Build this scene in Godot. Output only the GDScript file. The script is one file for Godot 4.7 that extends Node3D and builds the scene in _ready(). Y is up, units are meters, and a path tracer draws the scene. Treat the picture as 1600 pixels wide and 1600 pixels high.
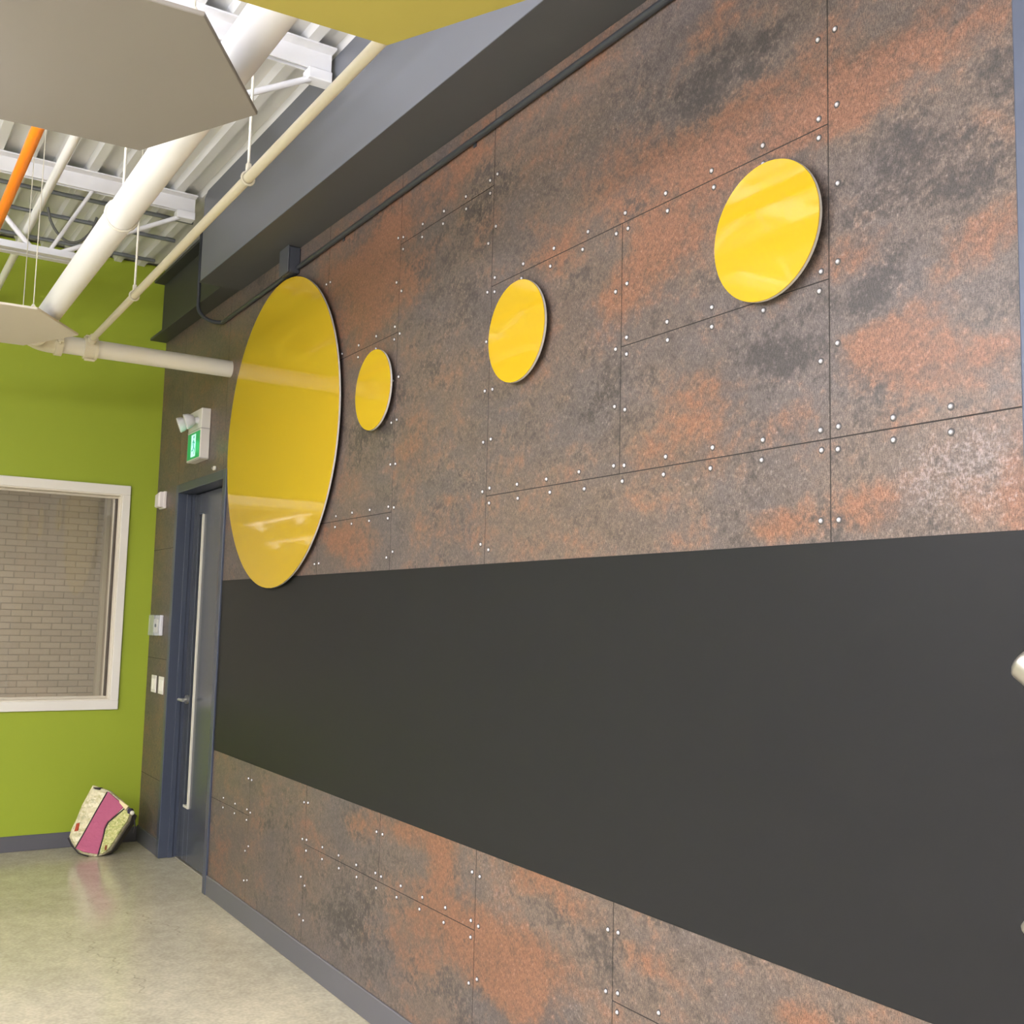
extends Node3D

# Room axes: x runs along the rust wall away from the green wall, y is up, z runs from the rust wall into the room.
const SLOPE := 0.0205          # the roof steel falls this much per metre of x
const END_X := 12.4
const END_Z := 8.0

var origin := {}               # node -> its place in the room, for meshes built in room coordinates
var used := {}
var rng := RandomNumberGenerator.new()


class MB:
	var v := PackedVector3Array()
	var n := PackedVector3Array()
	var uv := PackedVector2Array()
	var uv2 := PackedVector2Array()
	var xf := Transform3D.IDENTITY

	func put(p: Vector3, q: Vector3) -> void:
		v.append(p)
		n.append(q)
		uv.append(Vector2(p.x / 7.2, 1.0 - p.y / 3.6))
		uv2.append(Vector2(p.x, -p.y) / 0.5)

	func tri(a: Vector3, b: Vector3, c: Vector3, na: Vector3, nb: Vector3, nc: Vector3) -> void:
		a = xf * a
		b = xf * b
		c = xf * c
		na = (xf.basis * na).normalized()
		nb = (xf.basis * nb).normalized()
		nc = (xf.basis * nc).normalized()
		put(a, na)
		if (b - a).cross(c - a).dot(na + nb + nc) > 0.0:
			put(c, nc)
			put(b, nb)
		else:
			put(b, nb)
			put(c, nc)

	func quad(a: Vector3, b: Vector3, c: Vector3, d: Vector3, q: Vector3) -> void:
		tri(a, b, c, q, q, q)
		tri(a, c, d, q, q, q)

	func box(lo: Vector3, hi: Vector3, b := 0.0) -> void:
		var c := (lo + hi) * 0.5
		var h := (hi - lo) * 0.5
		for i in 3:
			var j := (i + 1) % 3
			var k := (i + 2) % 3
			for s in [-1.0, 1.0]:
				var q := Vector3.ZERO
				q[i] = s
				var r := []
				for t in [[-1, -1], [1, -1], [1, 1], [-1, 1]]:
					var p := Vector3.ZERO
					p[i] = s * h[i]
					p[j] = t[0] * (h[j] - b)
					p[k] = t[1] * (h[k] - b)
					r.append(c + p)
				quad(r[0], r[1], r[2], r[3], q)
				if b > 0.0:
					for u in [-1.0, 1.0]:        # the chamfer between faces i and j
						var e := []
						for t in [[0, -1], [1, -1], [1, 1], [0, 1]]:
							var p := Vector3.ZERO
							p[i] = s * (h[i] - b * t[0])
							p[j] = u * (h[j] - b * (1 - t[0]))
							p[k] = t[1] * (h[k] - b)
							e.append(c + p)
						q = Vector3.ZERO
						q[i] = s
						q[j] = u
						quad(e[0], e[1], e[2], e[3], q.normalized())
		if b > 0.0:
			for sx in [-1.0, 1.0]:
				for sy in [-1.0, 1.0]:
					for sz in [-1.0, 1.0]:
						var s := Vector3(sx, sy, sz)
						var q := s.normalized()
						tri(c + s * (h - Vector3(0, b, b)), c + s * (h - Vector3(b, 0, b)), c + s * (h - Vector3(b, b, 0)), q, q, q)

	func frame_at(d: Vector3) -> Array:
		var a := Vector3.UP if absf(d.y) < 0.9 else Vector3.RIGHT
		var x := d.cross(a).normalized()
		return [x, x.cross(d).normalized()]

	func cone(a: Vector3, b: Vector3, ra: float, rb: float, seg := 16, caps := true) -> void:
		var d := (b - a).normalized()
		var f := frame_at(d)
		for i in seg:
			var t0 := TAU * i / seg
			var t1 := TAU * (i + 1) / seg
			var e0: Vector3 = f[0] * cos(t0) + f[1] * sin(t0)
			var e1: Vector3 = f[0] * cos(t1) + f[1] * sin(t1)
			tri(a + e0 * ra, a + e1 * ra, b + e1 * rb, e0, e1, e1)
			tri(a + e0 * ra, b + e1 * rb, b + e0 * rb, e0, e1, e0)
			if caps:
				tri(a, a + e0 * ra, a + e1 * ra, -d, -d, -d)
				tri(b, b + e0 * rb, b + e1 * rb, d, d, d)

	func tube(p: Array, r: float, seg := 12) -> void:
		var rings := []
		var x := Vector3.ZERO
		for i in p.size():
			var d: Vector3 = (p[mini(i + 1, p.size() - 1)] - p[maxi(i - 1, 0)]).normalized()
			if i == 0:
				x = frame_at(d)[0]
			x = (x - d * x.dot(d)).normalized()
			var y := x.cross(d)
			var ring := []
			for k in seg + 1:
				ring.append(x * cos(TAU * k / seg) + y * sin(TAU * k / seg))
			rings.append(ring)
		for i in p.size() - 1:
			for k in seg:
				var a: Vector3 = rings[i][k]
				var b: Vector3 = rings[i][k + 1]
				var c: Vector3 = rings[i + 1][k + 1]
				var d: Vector3 = rings[i + 1][k]
				tri(p[i] + a * r, p[i] + b * r, p[i + 1] + c * r, a, b, c)
				tri(p[i] + a * r, p[i + 1] + c * r, p[i + 1] + d * r, a, c, d)
		for e in [0, p.size() - 1]:
			var q: Vector3 = (p[1] - p[0]).normalized() * -1.0 if e == 0 else (p[e] - p[e - 1]).normalized()
			for k in seg:
				tri(p[e], p[e] + rings[e][k] * r, p[e] + rings[e][k + 1] * r, q, q, q)

	func prism(poly: PackedVector2Array, z0: float, z1: float, smooth := false, b := 0.0) -> void:
		# an outline in x and y with thickness along z; b chamfers the front rim
		var m := poly.size()
		var mid := Vector2.ZERO
		for p in poly:
			mid += p / m
		var cw := Geometry2D.is_polygon_clockwise(poly)
		var outn := []
		for i in m:
			var e := poly[(i + 1) % m] - poly[i]
			outn.append((Vector2(-e.y, e.x) if cw else Vector2(e.y, -e.x)).normalized())
		var inner := PackedVector2Array()
		for i in m:
			var q: Vector2 = outn[i] + outn[(i + m - 1) % m]
			inner.append(poly[i] - q.normalized() * b)
		for t in [[poly, z0, -1.0], [inner, z1, 1.0]]:
			var idx := Geometry2D.triangulate_polygon(t[0])
			for i in range(0, idx.size(), 3):
				var q := Vector3(0, 0, t[2])
				var w: Array = [0, 1, 2].map(func(k): return Vector3(t[0][idx[i + k]].x, t[0][idx[i + k]].y, t[1]))
				tri(w[0], w[1], w[2], q, q, q)
		for i in m:
			var j := (i + 1) % m
			var n0: Vector2 = outn[i]
			var n1: Vector2 = outn[i]
			if smooth:
				n0 = (outn[i] + outn[(i + m - 1) % m]).normalized()
				n1 = (outn[i] + outn[j]).normalized()
			var q0 := Vector3(n0.x, n0.y, 0)
			var q1 := Vector3(n1.x, n1.y, 0)
			var a := Vector3(poly[i].x, poly[i].y, z0)
			var c := Vector3(poly[j].x, poly[j].y, z0)
			var a1 := Vector3(poly[i].x, poly[i].y, z1 - b)
			var c1 := Vector3(poly[j].x, poly[j].y, z1 - b)
			tri(a, c, c1, q0, q1, q1)
			tri(a, c1, a1, q0, q1, q0)
			if b > 0.0:
				var a2 := Vector3(inner[i].x, inner[i].y, z1)
				var c2 := Vector3(inner[j].x, inner[j].y, z1)
				var s := Vector3(outn[i].x, outn[i].y, 1).normalized()
				quad(a1, c1, c2, a2, s)

	func lathe(profile: Array, at: Vector3, axis: Vector3, seg := 14) -> void:
		# profile: [radius, height along the axis] from the base to the tip
		var f := frame_at(axis)
		for i in profile.size() - 1:
			var p0: Vector2 = profile[i]
			var p1: Vector2 = profile[i + 1]
			for k in seg:
				var w := []
				for t in [[k, p0, i], [k + 1, p0, i], [k + 1, p1, i + 1], [k, p1, i + 1]]:
					var e: Vector3 = f[0] * cos(TAU * t[0] / seg) + f[1] * sin(TAU * t[0] / seg)
					var d: Vector2 = profile[mini(t[2] + 1, profile.size() - 1)] - profile[maxi(t[2] - 1, 0)]
					w.append(at + e * t[1].x + axis * t[1].y)
					w.append((e * d.y - axis * d.x).normalized())
				tri(w[0], w[2], w[4], w[1], w[3], w[5])
				tri(w[0], w[4], w[6], w[1], w[5], w[7])

	func surface(m: ArrayMesh, material: Material, shift := Vector3.ZERO) -> void:
		var w := v
		if shift != Vector3.ZERO:
			w = PackedVector3Array()
			for p in v:
				w.append(p - shift)
		var a := []
		a.resize(Mesh.ARRAY_MAX)
		a[Mesh.ARRAY_VERTEX] = w
		a[Mesh.ARRAY_NORMAL] = n
		a[Mesh.ARRAY_TEX_UV] = uv
		a[Mesh.ARRAY_TEX_UV2] = uv2
		m.add_surface_from_arrays(Mesh.PRIMITIVE_TRIANGLES, a)
		m.surface_set_material(m.get_surface_count() - 1, material)


func numbered(called: String) -> String:
	used[called] = used.get(called, -1) + 1
	return called if used[called] == 0 else "%s_%03d" % [called, used[called]]


func thing(called: String, label: String, category: String, at := Vector3.ZERO, group := "") -> Node3D:
	var o := Node3D.new()
	o.name = numbered(called)
	add_child(o)
	o.position = at
	origin[o] = at
	tag(o, label, category, group)
	return o


func tag(o: Node, label: String, category: String, group := "") -> void:
	o.set_meta("label", label)
	o.set_meta("category", category)
	if group != "":
		o.set_meta("group", group)


func part(called: String, mb: MB, m: Material, parent: Node = null) -> MeshInstance3D:
	var o := MeshInstance3D.new()
	o.name = called if parent else numbered(called)
	var mesh := ArrayMesh.new()
	var at: Vector3 = origin.get(parent, Vector3.ZERO)
	mb.surface(mesh, m, at)
	o.mesh = mesh
	(parent if parent else self).add_child(o, true)
	origin[o] = at
	return o


func setting(called: String, mb: MB, m: Material, label := "") -> MeshInstance3D:
	var o := part(called, mb, m)
	o.set_meta("kind", "structure")
	if label != "":
		o.set_meta("label", label)
	return o


func setting_root(called: String, label := "") -> Node3D:
	var o := Node3D.new()
	o.name = called
	add_child(o)
	origin[o] = Vector3.ZERO
	o.set_meta("kind", "structure")
	if label != "":
		o.set_meta("label", label)
	return o


func boxes(list: Array, b := 0.0) -> MB:
	var mb := MB.new()
	for k in list:
		mb.box(k[0], k[1], b)
	return mb


func rod(a: Vector3, b: Vector3, r: float, seg := 10) -> MB:
	var mb := MB.new()
	mb.cone(a, b, r, r, seg)
	return mb


func paint(hex: String, rough := 0.6, spec := 0.5, metal := 0.0) -> StandardMaterial3D:
	var m := StandardMaterial3D.new()
	m.albedo_color = Color(hex)
	m.roughness = rough
	m.metallic = metal
	m.metallic_specular = spec
	return m


func noise(seed_: int, freq: float, oct := 4, kind := FastNoiseLite.TYPE_SIMPLEX_SMOOTH) -> FastNoiseLite:
	var f := FastNoiseLite.new()
	f.seed = seed_
	f.noise_type = kind
	f.frequency = freq
	f.fractal_octaves = oct
	return f


func grey(f: FastNoiseLite, w: int, h: int) -> PackedByteArray:
	var im := f.get_image(w, h)
	im.convert(Image.FORMAT_L8)
	return im.get_data()


func drawn_out(f: FastNoiseLite, w: int, h: int, times: int) -> PackedByteArray:
	# noise stretched along the width
	var im := f.get_image(w / times, h)
	im.convert(Image.FORMAT_L8)
	im.resize(w, h, Image.INTERPOLATE_CUBIC)
	return im.get_data()


func picture(data: PackedByteArray, w: int, h: int) -> ImageTexture:
	var im := Image.create_from_data(w, h, false, Image.FORMAT_RGB8, data)
	return ImageTexture.create_from_image(im)


func relief(m: StandardMaterial3D, freq: float, strength: float, scale: float) -> void:
	# a fine world-mapped bump, the texture covering 1 / scale metres
	var t := NoiseTexture2D.new()
	t.width = 512
	t.height = 512
	t.seamless = true
	t.as_normal_map = true
	t.bump_strength = strength
	t.noise = noise(11, freq, 3)
	m.normal_enabled = true
	m.normal_texture = t
	m.uv1_triplanar = true
	m.uv1_world_triplanar = true
	m.uv1_scale = Vector3.ONE * scale


const ORANGE := [3.41, 3.03, 0.22, 0.2, 0.8, 3.33, 2.82, 0.26, 0.17, 0.7, 3.75, 3.07, 0.33, 0.08, 0.5, 3.8, 2.8, 0.16, 0.1, 0.6, 4.29, 2.83, 0.09, 0.07, 0.4, 4.69, 2.65, 0.12, 0.06, 0.6, 5.06, 2.78, 0.17, 0.11, 0.5, 5.28, 2.67, 0.2, 0.11, 0.6, 5.56, 2.7, 0.19, 0.1, 0.6, 5.7, 2.64, 0.08, 0.06, 0.5, 5.86, 2.69, 0.1, 0.06, 0.8, 5.83, 2.63, 0.09, 0.04, 0.6, 6.08, 2.7, 0.13, 0.05, 0.6, 5.42, 3.04, 0.12, 0.05, 0.5, 4.93, 3.22, 0.13, 0.06, 0.5, 5.15, 2.44, 0.14, 0.07, 0.5, 5.26, 2.52, 0.15, 0.07, 0.5, 5.95, 2.09, 0.11, 0.07, 0.8, 5.9, 2.06, 0.08, 0.05, 0.6, 6.07, 2.01, 0.1, 0.04, 0.6, 5.84, 2.3, 0.08, 0.04, 0.7, 6.17, 2.26, 0.07, 0.04, 0.6, 6.09, 2.23, 0.07, 0.04, 0.4, 6.18, 2.02, 0.05, 0.02, 0.5, 5.41, 2.08, 0.14, 0.06, 0.5, 5.36, 1.94, 0.21, 0.06, 0.4, 5.67, 1.96, 0.06, 0.04, 0.4, 5.64, 1.73, 0.09, 0.03, 0.7, 5.88, 1.74, 0.07, 0.04, 0.7, 6.21, 1.76, 0.03, 0.07, 0.7, 5.93, 1.93, 0.05, 0.03, 0.5, 2.84, 2.55, 0.12, 0.12, 0.5, 2.69, 2.45, 0.1, 0.19, 0.6, 3.26, 1.8, 0.2, 0.07, 0.6, 3.06, 1.86, 0.14, 0.06, 0.5, 4.08, 1.83, 0.23, 0.09, 0.3, 3.79, 2.13, 0.11, 0.12, 0.4, 5.01, 2.38, 0.1, 0.09, 0.4, 2.94, 3.01, 0.23, 0.12, 0.6, 4.1, 3.15, 0.29, 0.07, 0.4, 5.78, 2.85, 0.07, 0.06, 0.3, 4.41, 0.46, 0.27, 0.09, 0.8, 4.16, 0.53, 0.35, 0.08, 0.6, 3.87, 0.74, 0.2, 0.04, 0.7, 4.11, 0.7, 0.08, 0.08, 0.7, 3.43, 0.71, 0.15, 0.06, 0.5, 4.65, 0.75, 0.14, 0.04, 0.6, 4.73, 0.53, 0.16, 0.05, 0.6, 3.8, 0.32, 0.25, 0.09, 0.5, 4.56, 0.37, 0.21, 0.07, 0.6, 4.88, 0.7, 0.12, 0.03, 0.5, 5.16, 0.66, 0.1, 0.03, 0.4, 5.69, 0.67, 0.07, 0.03, 0.6, 1.75, 0.25, 0.13, 0.16, 0.4, 2.92, 0.49, 0.14, 0.1, 0.3]
const DARK := [3.32, 3.15, 0.16, 0.07, 0.6, 4.02, 2.82, 0.22, 0.15, 0.5, 4.22, 2.92, 0.11, 0.14, 0.4, 4.04, 2.52, 0.17, 0.14, 0.3, 5.45, 2.89, 0.14, 0.06, 0.7, 5.33, 2.82, 0.1, 0.05, 0.6, 5.62, 2.88, 0.12, 0.05, 0.5, 5.99, 2.49, 0.11, 0.05, 0.7, 6.12, 2.38, 0.12, 0.06, 0.8, 5.91, 2.44, 0.11, 0.07, 0.5, 6.19, 2.55, 0.05, 0.06, 0.5, 5.92, 2.23, 0.07, 0.05, 0.9, 5.87, 2.19, 0.05, 0.03, 0.6, 6.19, 2.13, 0.06, 0.05, 0.6, 5.84, 2.01, 0.08, 0.04, 0.4, 5.56, 2.11, 0.08, 0.05, 0.6, 5.69, 2.12, 0.08, 0.04, 0.5, 6.03, 1.92, 0.09, 0.03, 0.3, 5.83, 1.71, 0.1, 0.04, 0.4, 5.15, 2.66, 0.11, 0.05, 0.5, 4.76, 2.52, 0.15, 0.1, 0.3, 5.05, 2.12, 0.17, 0.07, 0.3, 3.53, 2.32, 0.21, 0.11, 0.6, 3.29, 2.23, 0.23, 0.11, 0.5, 6.04, 1.69, 0.07, 0.03, 0.5, 4.37, 3.03, 0.17, 0.07, 0.4, 5.12, 2.93, 0.11, 0.11, 0.3, 3.67, 0.56, 0.27, 0.09, 0.4, 4.26, 0.29, 0.14, 0.06, 0.6, 4.82, 0.66, 0.14, 0.05, 0.6, 5.05, 0.62, 0.13, 0.06, 0.5, 3.47, 0.31, 0.26, 0.14, 0.6, 3.95, 0.28, 0.19, 0.06, 0.4, 5.32, 0.77, 0.16, 0.04, 0.5, 3.08, 0.34, 0.2, 0.15, 0.4, 4.72, 0.8, 0.1, 0.04, 0.4, 2.53, 0.5, 0.25, 0.17, 0.3, 2.06, 3.31, 0.41, 0.11, 0.4]
const PALE := [6.07, 1.77, 0.11, 0.07, 0.8, 6.17, 1.82, 0.06, 0.07, 0.7, 6.09, 1.86, 0.07, 0.04, 0.5, 6.01, 1.8, 0.06, 0.05, 0.5, 5.12, 2.89, 0.17, 0.08, 0.3, 4.98, 2.35, 0.15, 0.09, 0.4, 4.81, 2.93, 0.23, 0.08, 0.3, 4.48, 0.67, 0.09, 0.08, 0.6, 4.92, 0.48, 0.15, 0.07, 0.5, 5.49, 1.83, 0.17, 0.06, 0.3, 4.05, 2.43, 0.19, 0.14, 0.2, 4.57, 2.87, 0.19, 0.09, 0.3, 5.88, 2.38, 0.1, 0.06, 0.3, 6.16, 2.46, 0.07, 0.05, 0.3]


func spread(into: PackedFloat32Array, list: Array, w: int, h: int) -> void:
	# soft patches given as x, y, half width, half height (metres on the wall) and strength
	for i in range(0, list.size(), 5):
		var cx: float = list[i] / 7.2 * w
		var cy: float = (1.0 - list[i + 1] / 3.6) * h
		var rx: float = list[i + 2] / 7.2 * w * 1.25
		var ry: float = list[i + 3] / 3.6 * h * 1.25
		var k: float = list[i + 4]
		for y in range(maxi(0, int(cy - ry * 1.6)), mini(h, int(cy + ry * 1.6))):
			var dy := (y - cy) / ry
			for x in range(maxi(0, int(cx - rx * 1.6)), mini(w, int(cx + rx * 1.6))):
				var dx := (x - cx) / rx
				var g := 1.0 - (dx * dx + dy * dy) / 2.56
				if g > 0.0:
					into[y * w + x] += k * g * g


func rust_picture() -> ImageTexture:
	var w := 2048
	var h := 1024
	var hw := 1024
	var hh := 512
	var fo := PackedFloat32Array()
	fo.resize(hw * hh)
	var fd := fo.duplicate()
	var fp := fo.duplicate()
	spread(fo, ORANGE, hw, hh)
	spread(fd, DARK, hw, hh)
	spread(fp, PALE, hw, hh)
	var n0 := grey(noise(3, 0.008, 4), hw, hh)
	var n1 := drawn_out(noise(4, 0.024, 4), w, h, 2)
	var n2 := grey(noise(5, 0.07, 3), w, h)
	var n3 := grey(noise(6, 0.42, 2), w, h)
	var n4 := drawn_out(noise(8, 0.03, 4), w, h, 2)
	var out := PackedByteArray()
	out.resize(w * h * 3)
	var n5 := grey(noise(9, 0.17, 2), w, h)
	var base := Vector3(0.468, 0.408, 0.367)
	var slate := Vector3(0.415, 0.380, 0.370)
	var orange := Vector3(0.570, 0.395, 0.305)
	var brown := Vector3(0.520, 0.385, 0.310)
	var dark := Vector3(0.285, 0.265, 0.260)
	var pale := Vector3(0.66, 0.61, 0.62)
	for y in h:
		var row := (y >> 1) * hw
		for x in w:
			var i := y * w + x
			var j := row + (x >> 1)
			var a := n1[i] / 255.0 - 0.5
			var b := n2[i] / 255.0 - 0.5
			var c := n3[i] / 255.0 - 0.5
			var d := n4[i] / 255.0 - 0.5
			var g := n5[i] / 255.0 - 0.5
			var l := n0[j] / 255.0 - 0.5
			var r := fo[j] * 0.9 - fd[j] * 0.3 + a * 0.7 + l * 0.35
			var o := clampf((r + b * 1.1 + g * 0.9 + c * 0.7 - 0.34) * 1.0, 0.0, 0.65)
			var m := clampf((r + b * 0.5 - 0.02) * 1.4, 0.0, 0.85)
			var k := clampf((fd[j] * 0.8 - fo[j] * 0.3 + d * 1.1 - b * 0.8 - g * 0.7 - c * 0.6 - l * 0.4 - 0.24) * 1.3, 0.0, 0.85)
			var p := clampf((fp[j] * 0.5 + c * 1.4 + g * 0.9 + b * 0.3 - 0.44) * 1.3, 0.0, 0.6)
			var q := base.lerp(slate, clampf(0.35 - l * 1.6 - d * 0.9, 0.0, 0.9)).lerp(brown, m)
			q *= 1.0 + a * 0.15 + c * 0.24 + g * 0.19 + b * 0.14
			q = q.lerp(dark, k).lerp(orange * (1.0 + c * 0.3 + g * 0.2), o).lerp(pale, p)
			i *= 3
			out[i] = int(clampf(q.x, 0.0, 1.0) * 255.0)
			out[i + 1] = int(clampf(q.y, 0.0, 1.0) * 255.0)
			out[i + 2] = int(clampf(q.z, 0.0, 1.0) * 255.0)
	return picture(out, w, h)


func grain_picture() -> ImageTexture:
	# the canvas-like grain of the wall covering, drawn out a little along the height
	var s := 512
	var a := grey(noise(21, 0.28, 3), s, s)
	var im := noise(22, 0.3, 3).get_image(s, s / 4)
	im.convert(Image.FORMAT_L8)
	im.resize(s, s, Image.INTERPOLATE_CUBIC)
	var b := im.get_data()
	var out := PackedByteArray()
	out.resize(s * s * 3)
	for i in s * s:
		var g := int(clampf(0.86 + (a[i] / 255.0 - 0.5) * 0.45 + (b[i] / 255.0 - 0.5) * 0.4, 0.45, 1.0) * 255.0)
		out[i * 3] = g
		out[i * 3 + 1] = g
		out[i * 3 + 2] = g
	return picture(out, s, s)


func concrete_picture() -> ImageTexture:
	# 5 m of ground concrete: cloudy, with fine aggregate and a few hairline cracks
	var s := 1024
	var a := grey(noise(31, 0.006, 4), s, s)
	var b := grey(noise(32, 0.25, 2), s, s)
	var c := grey(noise(33, 0.05, 3), s, s)
	var out := PackedByteArray()
	out.resize(s * s * 3)
	for i in s * s:
		var g := 1.0 + (a[i] / 255.0 - 0.5) * 0.12 + (b[i] / 255.0 - 0.5) * 0.16 + (c[i] / 255.0 - 0.5) * 0.10
		out[i * 3] = int(clampf(0.765 * g, 0.0, 1.0) * 255.0)
		out[i * 3 + 1] = int(clampf(0.73 * g, 0.0, 1.0) * 255.0)
		out[i * 3 + 2] = int(clampf(0.635 * g, 0.0, 1.0) * 255.0)
	for k in [[1.35, 0.55, 2.2, 0.28], [1.9, 0.75, 2.9, 0.62], [1.2, 1.5, 2.3, 1.25]]:
		var p := Vector2(k[0], k[1])
		var q := Vector2(k[2], k[3])
		for t in 420:
			var at := p.lerp(q, t / 420.0) + Vector2(0, sin(t * 0.05) * 0.025 + sin(t * 0.17 + 1.0) * 0.012)
			var i := (int(at.y / 5.0 * s) * s + int(at.x / 5.0 * s)) * 3
			for m in 3:
				out[i + m] = int(out[i + m] * 0.92)
	return picture(out, s, s)


func floral(seed_: int, colors: Array, freq: float, scale: float) -> StandardMaterial3D:
	var t := NoiseTexture2D.new()
	t.width = 256
	t.height = 256
	t.seamless = true
	var f := noise(seed_, freq, 2, FastNoiseLite.TYPE_CELLULAR)
	f.cellular_return_type = FastNoiseLite.RETURN_CELL_VALUE
	f.domain_warp_enabled = true
	t.noise = f
	var g := Gradient.new()
	g.offsets = PackedFloat32Array()
	g.colors = PackedColorArray()
	for i in colors.size():
		g.add_point(float(i) / (colors.size() - 1), Color(colors[i]))
	t.color_ramp = g
	var m := paint("ffffff", 0.85, 0.3)
	m.albedo_texture = t
	m.uv1_triplanar = true
	m.uv1_scale = Vector3.ONE * scale
	return m


func _ready() -> void:
	rng.seed = 7
	# camera
	var cam := Camera3D.new()
	cam.name = "camera"
	add_child(cam)
	cam.fov = 51.601
	cam.near = 0.05
	cam.far = 60.0
	var yaw := -1.00551
	var pitch := 0.102744
	var roll := 0.023825
	var fw := Vector3(sin(yaw) * cos(pitch), sin(pitch), -cos(yaw) * cos(pitch))
	var r := fw.cross(Vector3.UP).normalized()
	var u := r.cross(fw)
	cam.transform = Transform3D(Basis(r * cos(roll) + u * sin(roll), u * cos(roll) - r * sin(roll), -fw), Vector3(7.327, 1.494, 1.794))
	cam.current = true
	# air, exposure
	var we := WorldEnvironment.new()
	we.name = "world_environment"
	var e := Environment.new()
	e.background_mode = Environment.BG_COLOR
	e.background_color = Color(0.02, 0.02, 0.02)
	e.ambient_light_source = Environment.AMBIENT_SOURCE_DISABLED
	e.tonemap_mode = Environment.TONE_MAPPER_LINEAR
	e.tonemap_exposure = 1.0
	e.sdfgi_enabled = true
	e.ssao_enabled = true
	e.ssil_enabled = true
	we.environment = e
	add_child(we)
	# lamps of the hall: linear pendants, and the lamp of the room behind the window
	for k in LAMPS:
		bar_lamp(k[0], k[1], k[2], k[3], k[4])
	far_room_lamp()

	room()
	rust_wall()
	door()
	window()
	far_room()
	steelwork()
	deck()
	pipes()
	clouds()
	wall_discs()
	fittings()
	bag()
	steel_frame()


# ---------------------------------------------------------------- lamps
const LAMP_DOWN := 12.0
const LAMP_UP := 14.0
const LAMP_SIDE := 3.0
const LAMPS := [
	[4.2, 6.6, 1.98, 0.3, "linear pendant lamp hanging nearest the rust wall"],
	[4.2, 6.6, 2.95, 0.8, "linear pendant lamp hanging second from the rust wall"],
	[7.6, 10.0, 4.4, 1.5, "linear pendant lamp hanging towards the back wall"],
	[4.2, 6.6, 6.2, 1.5, "linear pendant lamp hanging far out across the hall"],
]


func bar_lamp(x0: float, x1: float, z: float, share: float, label: String) -> void:
	var y := 2.72
	var xm := (x0 + x1) * 0.5
	var o := thing("linear_pendant_lamp", label, "lamp", Vector3(xm, y, z), "linear pendant lamps")
	var glow := paint("fff4e6", 0.5)
	glow.emission_enabled = true
	glow.emission = LAMP_COLOR
	glow.emission_energy_multiplier = 5.0
	part("diffuser", boxes([[Vector3(x0, y - 0.012, z - 0.035), Vector3(x1, y, z + 0.035)]], 0.004), glow, o)
	part("housing", boxes([[Vector3(x0, y, z - 0.04), Vector3(x1, y + 0.05, z + 0.04)]], 0.005), paint("e8e8e6", 0.4), o)
	for x in [x0 + 0.2, x1 - 0.2]:
		part("cable", rod(Vector3(x, y + 0.05, z), Vector3(x, deck_y(x), z), 0.003, 6), paint("d0d0d0"), o)
	for k in [[-0.02, -90.0, LAMP_DOWN], [0.065, 90.0, LAMP_UP]]:
		var l := AreaLight3D.new()
		l.name = "light"
		l.area_size = Vector2(x1 - x0, 0.07)
		l.light_color = LAMP_COLOR if k[1] < 0.0 else Color("eef1ff")
		l.light_energy = k[2] * share
		l.area_range = 20.0
		l.area_attenuation = 2.0
		l.shadow_enabled = true
		o.add_child(l, true)
		l.position = Vector3(0, k[0], 0)
		l.rotation_degrees = Vector3(k[1], 0, 0)
	for i in 2:      # the sides of the diffuser
		var l := OmniLight3D.new()
		l.name = "light"
		l.light_color = LAMP_COLOR
		l.light_energy = LAMP_SIDE * share / 2.0
		l.light_size = 0.04
		l.omni_range = 20.0
		l.omni_attenuation = 2.0
		l.shadow_enabled = true
		o.add_child(l, true)
		l.position = Vector3(lerpf(x0 + 0.5, x1 - 0.5, i) - xm, -0.08, 0)


const LAMP_COLOR := Color("f6f6ff")


func far_room_lamp() -> void:
	var o := thing("ceiling_light_panel", "flat light panel on the ceiling of the room behind the window", "lamp", Vector3(-2.6, 3.06, 1.6))
	var glow := paint("fff6e8", 0.5)
	glow.emission_enabled = true
	glow.emission = Color("fff2e0")
	glow.emission_energy_multiplier = 1.5
	part("diffuser", boxes([[Vector3(-3.2, 3.03, 1.3), Vector3(-2.0, 3.05, 1.9)]]), glow, o)
	part("tray", boxes([[Vector3(-3.23, 3.05, 1.27), Vector3(-1.97, 3.1, 1.93)]], 0.005), paint("e6e6e4", 0.5), o)
	var l := AreaLight3D.new()
	l.name = "light"
	l.area_size = Vector2(1.2, 0.6)
	l.light_color = Color("fff0dc")
	l.light_energy = FAR_LIGHT
	l.area_range = 12.0
	l.shadow_enabled = true
	o.add_child(l)
	l.position = Vector3(0, -0.05, 0)
	l.rotation_degrees = Vector3(-90, 0, 0)


const FAR_LIGHT := 9.0


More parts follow.
